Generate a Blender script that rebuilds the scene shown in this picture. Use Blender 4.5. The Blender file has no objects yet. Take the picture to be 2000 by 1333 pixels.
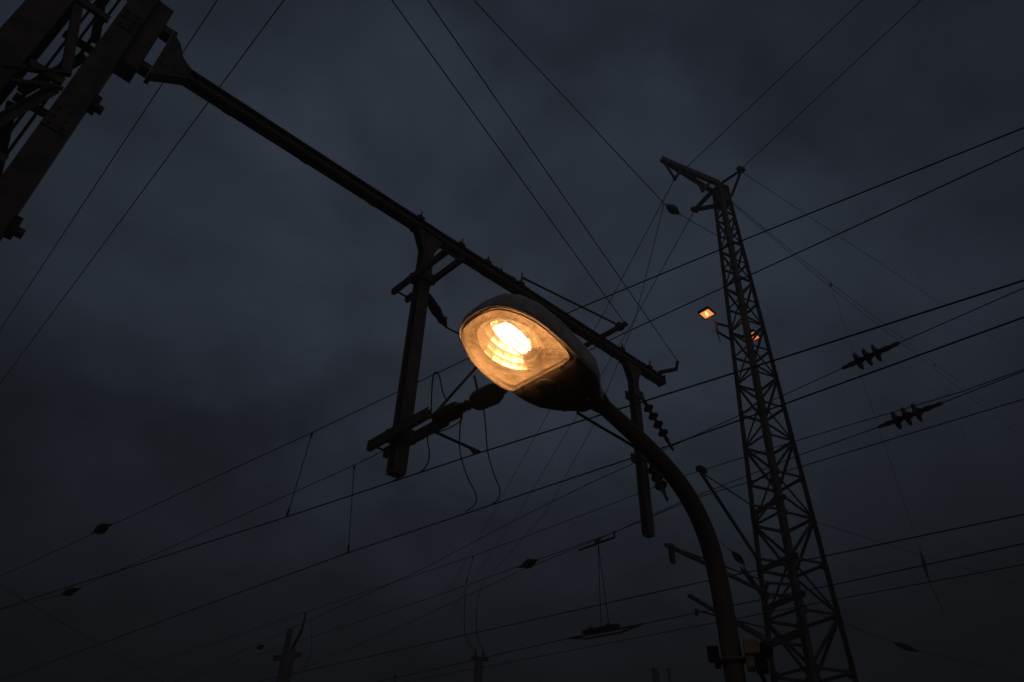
import bpy, bmesh, math, random
from mathutils import Vector, Matrix
random.seed(7)
scene = bpy.context.scene
coll = scene.collection
R = math.radians
V = Vector

# ------------------------------------------------------------------ camera
F, CX, CY = 1333.333, 1000.0, 666.5            # 24 mm lens seen as a 2000 px wide frame
zen = V((50.0, 1770.0, -F)).normalized()       # the zenith in camera axes
hor = (V((0, 0, -1)) - zen * V((0, 0, -1)).dot(zen)).normalized()
RM = Matrix((hor.cross(zen), hor, zen))        # camera axes -> world axes
CAM = V((0, 0, 1.65))
cd = bpy.data.cameras.new('camera'); cam = bpy.data.objects.new('camera', cd); coll.objects.link(cam)
cd.lens = 24; cd.sensor_width = 36; cd.clip_start = 0.05; cd.clip_end = 3000
cam.matrix_world = Matrix.Translation(CAM) @ RM.to_4x4()
scene.camera = cam

# ------------------------------------------------------------------ sky, dim evening light
w = bpy.data.worlds.new('World'); scene.world = w; w.use_nodes = True
nt = w.node_tree; nt.nodes.clear(); N = nt.nodes.new; L = nt.links.new
def wnode(t, **k):
    n = N(t)
    for a, b in k.items(): setattr(n, a, b)
    return n
SUN_EL, SUN_ROT = R(2.0), R(150)
sky = wnode('ShaderNodeTexSky', sky_type='NISHITA', sun_disc=False, sun_elevation=SUN_EL, sun_rotation=SUN_ROT)
tc = wnode('ShaderNodeTexCoord')
sep = wnode('ShaderNodeSeparateXYZ'); L(tc.outputs['Generated'], sep.inputs[0])
def wm(op, a, b=None):
    n = wnode('ShaderNodeMath', operation=op)
    for i, x in enumerate((a, b)):
        if x is None: continue
        if isinstance(x, (int, float)): n.inputs[i].default_value = x
        else: L(x, n.inputs[i])
    return n.outputs[0]
zc = wm('MAXIMUM', sep.outputs[2], 0.0)
den = wm('ADD', zc, 0.35)
comb = wnode('ShaderNodeCombineXYZ')
L(wm('DIVIDE', sep.outputs[0], den), comb.inputs[0]); L(wm('DIVIDE', sep.outputs[1], den), comb.inputs[1])
def cloud(scale, detail, rough, dist, off):
    n = wnode('ShaderNodeTexNoise'); n.inputs['Scale'].default_value = scale; n.inputs['Detail'].default_value = detail
    n.inputs['Roughness'].default_value = rough; n.inputs['Distortion'].default_value = dist
    m = wnode('ShaderNodeMapping'); m.inputs['Location'].default_value = off
    L(comb.outputs[0], m.inputs[0]); L(m.outputs[0], n.inputs['Vector'])
    return n.outputs['Fac']
big = cloud(0.9, 3, 0.5, 0.3, (3.1, 1.7, 0)); fine = cloud(3.8, 8, 0.56, 0.15, (0.4, 5.2, 0))
mixn = wm('ADD', wm('MULTIPLY', big, 0.45), wm('MULTIPLY', fine, 0.55))
ramp = wnode('ShaderNodeMapRange'); L(mixn, ramp.inputs[0])
ramp.inputs[1].default_value = 0.37; ramp.inputs[2].default_value = 0.63; ramp.inputs[3].default_value = 0.55; ramp.inputs[4].default_value = 1.45
# overcast deck: the horizon is about a third as bright as overhead
el = wnode('ShaderNodeMapRange'); el.interpolation_type = 'SMOOTHSTEP'; L(zc, el.inputs[0])
el.inputs[1].default_value = 0.08; el.inputs[2].default_value = 0.58; el.inputs[3].default_value = 0.33; el.inputs[4].default_value = 1.0
thin = wnode('ShaderNodeVectorMath', operation='DOT_PRODUCT'); L(tc.outputs['Generated'], thin.inputs[0]); thin.inputs[1].default_value = (-0.02, 0.78, 0.62)  # closeness to the view axis, drives the painted edge darkening
tm = wnode('ShaderNodeMapRange'); tm.interpolation_type = 'SMOOTHSTEP'; L(thin.outputs['Value'], tm.inputs[0])   # lens vignette painted into the sky: dims away from the view axis
tm.inputs[1].default_value = 0.70; tm.inputs[2].default_value = 1.0; tm.inputs[3].default_value = 0.46; tm.inputs[4].default_value = 1.06
lum = wm('MULTIPLY', wm('MULTIPLY', ramp.outputs[0], el.outputs[0]), tm.outputs[0])
deck = wnode('ShaderNodeVectorMath', operation='SCALE'); deck.inputs[0].default_value = (0.0290, 0.0378, 0.0535); L(lum, deck.inputs['Scale'])
clear = wnode('ShaderNodeVectorMath', operation='SCALE'); L(sky.outputs[0], clear.inputs[0]); clear.inputs['Scale'].default_value = 0.0006
both = wnode('ShaderNodeVectorMath', operation='ADD'); L(deck.outputs[0], both.inputs[0]); L(clear.outputs[0], both.inputs[1])
bg = wnode('ShaderNodeBackground'); L(both.outputs[0], bg.inputs[0]); bg.inputs[1].default_value = 1.0
out = wnode('ShaderNodeOutputWorld'); L(bg.outputs[0], out.inputs[0])
sl = bpy.data.lights.new('sun', 'SUN'); sl.energy = 0.088; sl.angle = R(25); sl.color = (1.0, 0.88, 0.76)
so = bpy.data.objects.new('sun', sl); coll.objects.link(so)
sdir = V((math.sin(SUN_ROT) * math.cos(R(12)), math.cos(SUN_ROT) * math.cos(R(12)), math.sin(R(12))))
so.rotation_euler = sdir.to_track_quat('Z', 'Y').to_euler()
vs = scene.view_settings; vs.view_transform = 'Standard'; vs.look = 'None'; vs.exposure = 0; vs.gamma = 1; vs.use_curve_mapping = False

# ------------------------------------------------------------------ sight lines and the track frame
def ray(px, py): return (RM @ V((px - CX, CY - py, -F))).normalized()
def lev(px, py, z): r = ray(px, py); return CAM + r * ((z - CAM.z) / r.z)         # point at a known height
def onp(px, py, p, n): r = ray(px, py); return CAM + r * ((p - CAM).dot(n) / r.dot(n))  # point in a known upright plane
O0 = lev(335, 125, 8.0); U = lev(1235, 725, 8.0) - O0; U.normalize()              # U across the tracks, W along them
W = V((-U.y, U.x, 0)); UP = V((0, 0, 1))
O0 = V((O0.x, O0.y, 0))
def T(s, v, z): return O0 + U * s + W * v + UP * z
def onU(px, py, v=0.0): return onp(px, py, O0 + W * v, W)
def onG(px, py, v=0.0):                                                         # (s, z) in the gantry's plane
    q = onU(px, py, v); return (q - O0).dot(U), q.z

# ------------------------------------------------------------------ materials
def mat(name, col, rough=0.7, metal=0.0, var=0.35, scale=6.0, rust=None, bump=0.15, spec=0.4, fine=60.0):
    m = bpy.data.materials.new(name); m.use_nodes = True; t = m.node_tree; b = t.nodes['Principled BSDF']
    b.inputs['Metallic'].default_value = metal; b.inputs['Roughness'].default_value = rough
    b.inputs['Specular IOR Level'].default_value = spec
    g = t.nodes.new('ShaderNodeNewGeometry')
    n = t.nodes.new('ShaderNodeTexNoise'); n.inputs['Scale'].default_value = scale; n.inputs['Detail'].default_value = 8; n.inputs['Roughness'].default_value = 0.65
    t.links.new(g.outputs['Position'], n.inputs['Vector'])
    cr = t.nodes.new('ShaderNodeValToRGB'); e = cr.color_ramp.elements
    lo = [c * (1 - var) for c in col]; hi = [min(1, c * (1 + var)) for c in col]
    if rust: hi = rust
    e[0].position = 0.38; e[0].color = (*lo, 1); e[1].position = 0.66; e[1].color = (*hi, 1)
    t.links.new(n.outputs['Fac'], cr.inputs[0]); t.links.new(cr.outputs[0], b.inputs['Base Color'])
    n2 = t.nodes.new('ShaderNodeTexNoise'); n2.inputs['Scale'].default_value = fine; n2.inputs['Detail'].default_value = 4
    t.links.new(g.outputs['Position'], n2.inputs['Vector'])
    bp = t.nodes.new('ShaderNodeBump'); bp.inputs['Strength'].default_value = bump; bp.inputs['Distance'].default_value = 0.01
    t.links.new(n2.outputs['Fac'], bp.inputs['Height']); t.links.new(bp.outputs[0], b.inputs['Normal'])
    return m
M = dict(
    steel=mat('weathered_steel', (0.26, 0.225, 0.20), 0.75, 0.0, 0.4, 5, (0.29, 0.22, 0.17)),
    tower=mat('tower_steel', (0.22, 0.19, 0.17), 0.75, 0.0, 0.4, 2.5, (0.24, 0.185, 0.15)),
    pole=mat('painted_pole', (0.30, 0.26, 0.23), 0.6, 0.0, 0.45, 7, (0.25, 0.18, 0.135)),
    wire=mat('dull_copper', (0.10, 0.10, 0.11), 0.6, 0.0, 0.3, 3),
    porcelain=mat('brown_porcelain', (0.085, 0.04, 0.022), 0.35, 0.0, 0.3, 12, spec=0.5, bump=0.03),
    concrete=mat('concrete', (0.24, 0.21, 0.19), 0.9, 0.0, 0.3, 4),
    housing=mat('grey_housing', (0.78, 0.69, 0.66), 0.55, 0.0, 0.22, 14, bump=0.12),
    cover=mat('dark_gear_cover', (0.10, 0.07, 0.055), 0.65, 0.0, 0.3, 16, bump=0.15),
    ground=mat('dark_ballast', (0.26, 0.23, 0.20), 0.95, 0.0, 0.4, 1.5, bump=0.6, fine=14),
    boxpaint=mat('faded_red_box', (0.55, 0.39, 0.30), 0.6, 0.0, 0.25, 20),
    blackmat=mat('black_plastic', (0.03, 0.028, 0.027), 0.5, 0.0, 0.3, 20),
    reflector=mat('aluminium_reflector', (0.62, 0.52, 0.40), 0.22, 0.85, 0.30, 20, bump=0.10),
    flange=mat('stained_reflector_flange', (0.56, 0.40, 0.26), 0.6, 0.0, 0.60, 13, (0.86, 0.68, 0.47), bump=0.2),
    socket=mat('dark_lampholder', (0.10, 0.085, 0.07), 0.6, 0.0, 0.3, 30),
)
def emis(name, col, strength):
    m = bpy.data.materials.new(name); m.use_nodes = True; t = m.node_tree; t.nodes.clear()
    e = t.nodes.new('ShaderNodeEmission'); e.inputs[0].default_value = (*col, 1); e.inputs[1].default_value = strength
    o = t.nodes.new('ShaderNodeOutputMaterial'); t.links.new(e.outputs[0], o.inputs[0]); return m
M['bulb'] = emis('sodium_arc', (1.0, 0.60, 0.30), 20.0)
M['flood_a'] = emis('floodlight_glass_bright', (1.0, 0.34, 0.10), 1.35)
M['flood_core'] = emis('floodlight_arc', (1.0, 0.50, 0.18), 3.2)
M['flood_b'] = emis('floodlight_glass_orange', (1.0, 0.25, 0.075), 1.2)
def bowl_material():
    m = bpy.data.materials.new('dirty_clear_bowl'); m.use_nodes = True; t = m.node_tree; t.nodes.clear()
    A = t.nodes.new; K = t.links.new
    g = A('ShaderNodeNewGeometry')
    def noise(s, d, r):
        n = A('ShaderNodeTexNoise'); n.inputs['Scale'].default_value = s; n.inputs['Detail'].default_value = d; n.inputs['Roughness'].default_value = r
        K(g.outputs['Position'], n.inputs['Vector']); return n
    n1, n2 = noise(11, 6, 0.6), noise(60, 8, 0.7)
    mp = A('ShaderNodeMapping'); mp.inputs['Rotation'].default_value = (0.3, 0.2, 0.75); mp.inputs['Scale'].default_value = (14, 90, 30); K(g.outputs['Position'], mp.inputs[0])
    n3 = A('ShaderNodeTexNoise'); n3.inputs['Scale'].default_value = 1.0; n3.inputs['Detail'].default_value = 6; n3.inputs['Roughness'].default_value = 0.7; K(mp.outputs[0], n3.inputs['Vector'])
    av = A('ShaderNodeMath'); av.operation = 'MULTIPLY_ADD'; K(n3.outputs['Fac'], av.inputs[0]); av.inputs[1].default_value = 0.55
    hv = A('ShaderNodeMath'); hv.operation = 'MULTIPLY'; K(n1.outputs['Fac'], hv.inputs[0]); hv.inputs[1].default_value = 0.45; K(hv.outputs[0], av.inputs[2])
    dust = A('ShaderNodeMapRange'); K(av.outputs[0], dust.inputs[0]); dust.inputs[1].default_value = 0.38; dust.inputs[2].default_value = 0.64; dust.inputs[3].default_value = 0.05; dust.inputs[4].default_value = 0.55
    tr = A('ShaderNodeBsdfTransparent'); tr.inputs[0].default_value = (0.95, 0.90, 0.82, 1)
    tl = A('ShaderNodeBsdfTranslucent'); tl.inputs[0].default_value = (0.82, 0.60, 0.37, 1)
    df = A('ShaderNodeBsdfDiffuse'); df.inputs[0].default_value = (0.30, 0.22, 0.15, 1)
    md = A('ShaderNodeMixShader'); md.inputs[0].default_value = 0.35; K(tl.outputs[0], md.inputs[1]); K(df.outputs[0], md.inputs[2])
    mx = A('ShaderNodeMixShader'); K(dust.outputs[0], mx.inputs[0]); K(tr.outputs[0], mx.inputs[1]); K(md.outputs[0], mx.inputs[2])
    gl = A('ShaderNodeBsdfGlossy'); gl.inputs['Roughness'].default_value = 0.12; gl.inputs[0].default_value = (1, 0.95, 0.9, 1)
    fr = A('ShaderNodeFresnel'); fr.inputs[0].default_value = 1.4
    bp = A('ShaderNodeBump'); bp.inputs['Strength'].default_value = 0.25; bp.inputs['Distance'].default_value = 0.004; K(n2.outputs['Fac'], bp.inputs['Height'])
    K(bp.outputs[0], gl.inputs['Normal']); K(bp.outputs[0], fr.inputs['Normal'])
    m2 = A('ShaderNodeMixShader'); K(fr.outputs[0], m2.inputs[0]); K(mx.outputs[0], m2.inputs[1]); K(gl.outputs[0], m2.inputs[2])
    o = A('ShaderNodeOutputMaterial'); K(m2.outputs[0], o.inputs[0]); return m
M['bowl'] = bowl_material()

# ------------------------------------------------------------------ builders
WM = {}
def put(o, world, parent=None):
    coll.objects.link(o); WM[o.name] = world.copy()
    if parent is not None:
        o.parent = parent; o.matrix_parent_inverse = WM[parent.name].inverted()
    o.matrix_basis = world; return o
def tag(o, label, cat, group=None, kind=None):
    o['label'] = label; o['category'] = cat
    if group: o['group'] = group
    if kind: o['kind'] = kind
    return o
def thing(name, base, label, cat, group=None):
    o = bpy.data.objects.new(name, None); o.empty_display_size = 0.2
    return tag(put(o, Matrix.Translation(base)), label, cat, group)
def mesh_obj(name, verts, faces, m, parent=None, origin=None, smooth=False):
    org = V(origin) if origin is not None else V(verts[0])
    me = bpy.data.meshes.new(name); me.from_pydata([tuple(V(p) - org) for p in verts], [], faces); me.validate()
    bm = bmesh.new(); bm.from_mesh(me); bmesh.ops.recalc_face_normals(bm, faces=bm.faces); bm.to_mesh(me); bm.free()
    if smooth: me.polygons.foreach_set('use_smooth', [True] * len(me.polygons))
    me.materials.append(M[m]); return put(bpy.data.objects.new(name, me), Matrix.Translation(org), parent)
PROF = {
    'box': [(-.5, -.5), (.5, -.5), (.5, .5), (-.5, .5)],
    'angle': [(-.5, -.5), (.5, -.5), (.5, -.36), (-.36, -.36), (-.36, .5), (-.5, .5)],
    'channel': [(-.5, -.5), (.5, -.5), (.5, -.38), (-.34, -.38), (-.34, .38), (.5, .38), (.5, .5), (-.5, .5)],
    'ibeam': [(-.5, -.5), (.5, -.5), (.5, -.40), (.10, -.40), (.10, .40), (.5, .40), (.5, .5), (-.5, .5), (-.5, .40), (-.10, .40), (-.10, -.40), (-.5, -.40)],
    'round': [(.5 * math.cos(a * math.pi / 5), .5 * math.sin(a * math.pi / 5)) for a in range(10)],
}
UNIT = {}
def unit(prof, m):
    if (prof, m) not in UNIT:
        p = PROF[prof]; n = len(p); me = bpy.data.meshes.new(prof + '_bar')
        me.from_pydata([(x, y, 0) for x, y in p] + [(x, y, 1) for x, y in p], [],
                       [tuple(reversed(range(n))), tuple(range(n, 2 * n))] + [(i, (i + 1) % n, n + (i + 1) % n, n + i) for i in range(n)])
        me.materials.append(M[m])
        if prof == 'round': me.polygons.foreach_set('use_smooth', [f.loop_total == 4 for f in me.polygons])
        UNIT[prof, m] = me
    return UNIT[prof, m]
def bar(name, p, q, a, b, m, parent=None, prof='box', side=None):
    """straight member p->q, a wide along 'side', b deep across it"""
    p, q = V(p), V(q); d = q - p; zl = d.length; z = d / zl
    s = V(side) if side is not None else (V((0, 0, 1)) if abs(z.z) < 0.9 else U)
    x = (s - z * s.dot(z)).normalized(); y = z.cross(x)
    mt = Matrix((( x.x * a, y.x * b, d.x, p.x), (x.y * a, y.y * b, d.y, p.y), (x.z * a, y.z * b, d.z, p.z), (0, 0, 0, 1)))
    return put(bpy.data.objects.new(name, unit(prof, m)), mt, parent)
def tube_geo(pts, rad, n=6):
    pts = [V(p) for p in pts]; rad = rad if isinstance(rad, (list, tuple)) else [rad] * len(pts)
    vs_, fs = [], []; x = None
    for i, p in enumerate(pts):
        t = (pts[min(i + 1, len(pts) - 1)] - pts[max(i - 1, 0)]).normalized()
        if x is None: x = t.orthogonal().normalized()
        x = (x - t * x.dot(t)).normalized(); y = t.cross(x)
        vs_ += [p + (x * math.cos(2 * math.pi * k / n) + y * math.sin(2 * math.pi * k / n)) * rad[i] for k in range(n)]
    for i in range(len(pts) - 1):
        for k in range(n): fs.append((i * n + k, i * n + (k + 1) % n, (i + 1) * n + (k + 1) % n, (i + 1) * n + k))
    fs += [tuple(range(n))[::-1], tuple(range((len(pts) - 1) * n, len(pts) * n))]
    return vs_, fs
def tube(name, pts, rad, m, parent=None, n=6, smooth=True):
    v_, f_ = tube_geo(pts, rad, n); return mesh_obj(name, v_, f_, m, parent, pts[0], smooth)
def bend(pts, k=8):
    """Catmull-Rom through the points"""
    P = [V(p) for p in pts]; P = [P[0] * 2 - P[1]] + P + [P[-1] * 2 - P[-2]]; o = []
    for i in range(1, len(P) - 2):
        a, b, c, d = P[i - 1:i + 3]
        for j in range(k):
            t = j / k; o.append(0.5 * ((2 * b) + (c - a) * t + (2 * a - 5 * b + 4 * c - d) * t * t + (3 * b - a - 3 * c + d) * t ** 3))
    return o + [P[-2]]
def lathe(name, p, q, prof, m, parent=None, n=12, smooth=True):
    p, q = V(p), V(q); return tube(name, [p.lerp(q, t) for t, r in prof], [r for t, r in prof], m, parent, n, smooth)
def plate(name, corners, thick, m, parent=None):
    c = [V(p) for p in corners]; nrm = (c[1] - c[0]).cross(c[2] - c[0]).normalized() * thick * 0.5; k = len(c)
    return mesh_obj(name, [p - nrm for p in c] + [p + nrm for p in c],
                    [tuple(range(k))[::-1], tuple(range(k, 2 * k))] + [(i, (i + 1) % k, k + (i + 1) % k, k + i) for i in range(k)], m, parent, sum(c, V()) / k)

# ------------------------------------------------------------------ ground
GZ = -1.1
bm = bmesh.new(); bmesh.ops.create_grid(bm, x_segments=60, y_segments=60, size=900)
for v_ in bm.verts: v_.co.z = GZ - 0.25 * random.random() * (1 if v_.co.length > 40 else 0)
me = bpy.data.meshes.new('ground'); bm.to_mesh(me); bm.free(); me.materials.append(M['ground'])
g = put(bpy.data.objects.new('ground', me), Matrix.Identity(4)); g['kind'] = 'structure'

# ------------------------------------------------------------------ railway gantry: lattice mast, boom, two drop posts
gan = thing('railway_gantry', T(-0.75, 0, GZ), 'dark steel railway gantry with lattice mast and long boom carrying two drop posts', 'gantry')
for s0, s1 in ((-0.57, -0.375), (-1.14, -0.89)):
    flip = 1 if s0 < -0.8 else -1
    c = bar('mast_chord', T((s0 + s1) / 2, 0, GZ), T((s0 + s1) / 2, 0, 13.0), s1 - s0, 0.46, 'steel', gan, 'channel', U * flip)
def mast_bar(name, a, b, v, wd, dp=0.05, prof='angle'):
    sa, za = onG(*a, v); sb, zb = onG(*b, v)
    return bar(name, T(sa, v, za), T(sb, v, zb), wd, dp, 'steel', gan, prof, (UP if abs(zb - za) < abs(sb - sa) else U))
for v in (-0.22, 0.22):                                      # lacing, repeated down and up the mast
    for k in range(-7, 6):
        z = 7.25 + k * 1.02
        flipz = 0.42 if (k % 2 == 0) else -0.42
        if v > 0: flipz = -flipz
        bar('lacing_bar', T(-0.62, v, z - flipz), T(-0.84, v, z + flipz), 0.075, 0.05, 'steel', gan, 'angle', U)
        bar('batten', T(-0.60, v, z + 0.51), T(-0.86, v, z + 0.51), 0.075, 0.04, 'steel', gan, 'angle', UP)
mast_bar('batten', (0, 124), (136, 141), -0.23, 0.07)
mast_bar('batten', (16, 155), (120, 168), -0.23, 0.07)
for sx in (-0.66, -0.73, -0.80):
    tube('riser_cable', [T(sx, 0.10, GZ), T(sx + 0.01, 0.10, 5), T(sx - 0.01, 0.09, 13)], 0.012, 'wire', gan)
def slab(name, s0, s1, z0, z1, v, th, m='steel', parent=gan): return plate(name, [T(s0, v, z0), T(s1, v, z0), T(s1, v, z1), T(s0, v, z1)], th, m, parent)
for z in (6.35, 5.0, 7.9):                                     # bolted splice plates on the near flange
    sp = slab('splice_plate', -0.565, -0.38, z - .14, z + .14, -0.237, 0.012)
    for a in (-.52, -.43):
        for b in (-.10, 0, .10): bar('bolt', T(a, -.243, z + b), T(a, -.262, z + b), .03, .03, 'steel', sp, 'round')
# end box on the chord and the flared boom shoe
slab('end_box', -0.374, -0.215, 7.52, 8.62, 0, 0.20)
slab('end_box_lip', -0.213, -0.127, 8.30, 8.40, 0, 0.12); slab('end_box_lip', -0.213, -0.127, 7.66, 7.74, 0, 0.12)
plate('boom_shoe', [T(-0.084, 0, 7.66), T(0.03, 0, 7.76), T(0.18, 0, 7.88), T(0.18, 0, 8.03), T(0.06, 0, 8.12), T(-0.02, 0, 8.28), T(-0.084, 0, 8.34)], 0.12, 'steel', gan)
slab('shoe_flange', -0.125, -0.085, 7.62, 8.38, 0, 0.16)
for z in (6.85, 5.28):
    slab('mast_clamp', -0.374, -0.32, z, z + 0.15, 0.0, 0.12); slab('mast_clamp', -0.319, -0.27, z + 0.03, z + 0.08, 0.0, 0.07)
def bz(s): return 7.95 + 0.030 * s
BH = 0.14
for dv in (-0.042, 0.042):                                    # twin channels with a slot between
    bar('boom_channel', T(0.10, dv, bz(0.10)), T(8.44, dv, bz(8.44)), 0.055, BH, 'steel', gan, 'channel', W * (1 if dv > 0 else -1))
for k in range(9):
    s = 0.6 + k * 0.93; bar('boom_spacer', T(s, 0, bz(s) - BH / 2 - 0.008), T(s + 0.09, 0, bz(s) - BH / 2 - 0.008), 0.13, 0.012, 'steel', gan, 'box', W)
slab('boom_end_plate', 8.442, 8.456, bz(8.45) - 0.09, bz(8.45) + 0.09, 0, 0.17)
def u_bolt(s, h=0.10, lean=0.0):
    b = slab('boom_clamp', s - 0.05, s + 0.05, bz(s) + BH / 2 + 0.001, bz(s) + BH / 2 + 0.03, 0, 0.17)
    for dv in (-0.07, 0.07): tube('bolt', [T(s, dv, bz(s) + BH / 2 + 0.03), T(s + lean, dv, bz(s) + BH / 2 + h)], 0.011, 'steel', b)
for s, h in ((3.16, 0.12), (3.85, 0.11), (4.33, 0.10), (4.98, 0.20), (7.30, 0.12), (8.05, 0.13)): u_bolt(s, h)
for k in range(7):                                            # row of small lugs on the top edge
    s = 4.42 + k * 0.075; slab('lug', s, s + 0.045, bz(s) + BH / 2, bz(s) + BH / 2 + 0.022 + 0.012 * (k % 3), 0, 0.12)
def drop_post(s, zb, wd, clampz):
    zt = bz(s) - BH / 2 - 0.01
    p = bar('drop_post', T(s, 0, zb), T(s, 0, zt), wd, wd * 0.85, 'steel', gan, 'ibeam', U)
    for sg in (-1, 1):
        for v in (-0.05, 0.05):
            plate('gusset', [T(s + sg * wd * 0.5, v, zt - 0.30), T(s + sg * wd * 0.5, v, zt), T(s + sg * (wd * 0.5 + 0.13), v, zt), T(s + sg * (wd * 0.5 + 0.11), v, zt - 0.05)], 0.014, 'steel', p)
    slab('head_plate', s - wd * 0.5 - 0.16, s + wd * 0.5 + 0.16, zt + 0.001, zt + 0.02, 0, 0.18, 'steel', p)
    slab('foot_plate', s - wd * 0.5 + 0.005, s + wd * 0.5 - 0.005, zb - 0.03, zb, 0, wd * 0.75, 'steel', p)
    for z in clampz:
        for v in (-wd * 0.43 - .018, wd * 0.43 + .018): slab('post_clamp', s - wd * 0.5 - 0.05, s + wd * 0.5 + 0.05, z - 0.07, z + 0.07, v, 0.03, 'steel', p)
    return p
pa = drop_post(3.35, 4.66, 0.155, (7.24, 5.06)); pb = drop_post(7.60, 5.25, 0.140, (7.52, 6.42))
# brackets along the track on the first drop post
def bracket(s, z, v0, v1, hgt=0.10, dv=0.02):
    b = bar('bracket_arm', T(s - 0.105, v0, z), T(s - 0.105, v1, z), hgt, 0.05, 'steel', gan, 'channel', UP)
    bar('bracket_arm', T(s + 0.105, v0 - dv, z), T(s + 0.105, v1, z), hgt, 0.05, 'steel', gan, 'channel', UP)
    for v in (v0 + 0.05, v1 - 0.05): bar('bracket_bolt', T(s - 0.15, v, z), T(s + 0.15, v, z), 0.025, 0.025, 'steel', b, 'round')
bracket(3.35, 7.24, -0.62, 0.46, 0.08); bracket(3.35, 5.06, -0.60, 0.42, 0.11)
tube('stay_rod', [T(3.38, -0.45, 5.12), T(5.25, -0.08, 8.0)], 0.016, 'steel', gan)
# cross bar on the boom, its stay and the small end arm
e1 = bar('cross_bar', T(6.86, -0.50, bz(6.86) + 0.135), T(6.86, 0.42, bz(6.86) + 0.135), 0.06, 0.06, 'steel', gan, 'channel', UP)
slab('cross_bar_clamp', 6.80, 6.92, bz(6.86) + 0.10, bz(6.86) + 0.19, -0.36, 0.09, 'steel', e1)
tube('stay_rod', [T(4.98, -0.06, bz(5) + 0.20), T(6.86, -0.36, bz(6.86) + 0.16)], 0.017, 'steel', gan)
bar('end_arm', T(8.35, -0.02, bz(8.4) + 0.12), T(8.50, -0.30, bz(8.4) + 0.14), 0.05, 0.05, 'steel', gan)
bar('end_hook', T(8.50, -0.28, bz(8.4) + 0.12), T(8.46, -0.36, bz(8.4) + 0.26), 0.04, 0.04, 'steel', gan)

# ------------------------------------------------------------------ street lamp
LB = ray(1430, 1290); LB = LB * (3.6 / math.hypot(LB.x, LB.y)); LB = V((LB.x, LB.y, 0))
lamp = thing('street_lamp', V((LB.x, LB.y, GZ)), 'lit amber street lamp on a curved steel pole in front of the boom', 'street lamp')
def LP(s, z): return V((LB.x, LB.y, 0)) + U * s + UP * z
def interp_r(s_, z_): return 0.047 + 0.002 * min(1, max(0, (z_ - 2.3) / .6)) - 0.010 * min(1, max(0, s_ / .9))   # the tube tapers along the bend
pts = bend([LP(0, GZ), LP(0, 0.6), LP(0, 1.6), LP(0.002, 2.30), LP(0.0, 2.65), LP(-0.03, 2.90), LP(-0.105, 3.07), LP(-0.245, 3.205), LP(-0.46, 3.305), LP(-0.70, 3.375), LP(-0.95, 3.432)], 7)
n_ = len(pts); rr = []
for i, p in enumerate(pts): rr.append(interp_r((p - LP(0, 0)).dot(-U), p.z))
for _ in range(3): rr = [(rr[max(i - 1, 0)] + rr[i] + rr[min(i + 1, n_ - 1)]) / 3 for i in range(n_)]
pole = tube('pole', pts, rr, 'pole', lamp, 20)
lathe('base_flange', V((LB.x, LB.y, GZ)), V((LB.x, LB.y, GZ + 0.4)), [(0, 0.2), (0.06, 0.2), (0.07, 0.11), (1, 0.10)], 'pole', lamp, 16)
tube('cable_conduit', bend([LP(-.40, 3.235), LP(-.52, 3.27), LP(-.66, 3.30) + W * .02, LP(-.84, 3.33) + W * .05, LP(-.98, 3.345) + W * .06], 5), .008, 'blackmat', lamp)
tau = R(13); HX = (-U * math.cos(tau) + UP * math.sin(tau)); HY = UP.cross(HX).normalized(); HZ = HX.cross(HY); HN = LP(-0.93, 3.43)
def H(x, y, z): return HN + HX * x + HY * y + HZ * z
def interp(tab, x):
    for (a, b), (c, d) in zip(tab, tab[1:]):
        if x <= c:
            t = max(0, (x - a) / (c - a)); t = t * t * (3 - 2 * t) * 0.4 + t * 0.6; return b + (d - b) * t
    return tab[-1][1]
WID = [(0, .070), (.05, .095), (.11, .145), (.18, .185), (.30, .205), (.45, .215), (.58, .210), (.66, .190), (.72, .155), (.75, .125), (.77, .085), (.778, .04)]
TOP = [(0, .055), (.1, .080), (.2, .098), (.4, .102), (.55, .092), (.66, .060), (.72, .020), (.76, -.040), (.778, -.09)]
RIM = [(0, -.060), (.1, -.085), (.28, -.118), (.778, -.122)]
xs = [0, .02, .05, .08, .11, .145, .18, .22, .26, .30, .35, .40, .45, .50, .54, .58, .62, .66, .69, .72, .737, .75, .762, .77, .778]
K = 22
vts, fcs = [], []
for x in xs:
    wd, tp, rm = interp(WID, x), interp(TOP, x), interp(RIM, x)
    for k in range(K + 1):
        a = math.pi * k / K; c, s_ = math.cos(a), math.sin(a)
        vts.append(H(x, wd * math.copysign(abs(c) ** 0.72, c), rm + (tp - rm) * s_ ** 0.80))
for i in range(len(xs) - 1):
    for k in range(K): fcs.append((i * (K + 1) + k, i * (K + 1) + k + 1, (i + 1) * (K + 1) + k + 1, (i + 1) * (K + 1) + k))
fcs += [tuple(range(K + 1)), tuple(range((len(xs) - 1) * (K + 1), len(xs) * (K + 1)))]
head = mesh_obj('lamp_head', vts, fcs, 'housing', lamp, HN, True); head['label'] = 'grey domed lamp housing'
md = head.modifiers.new('wall', 'SOLIDIFY'); md.thickness = 0.006; md.offset = -1
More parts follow.
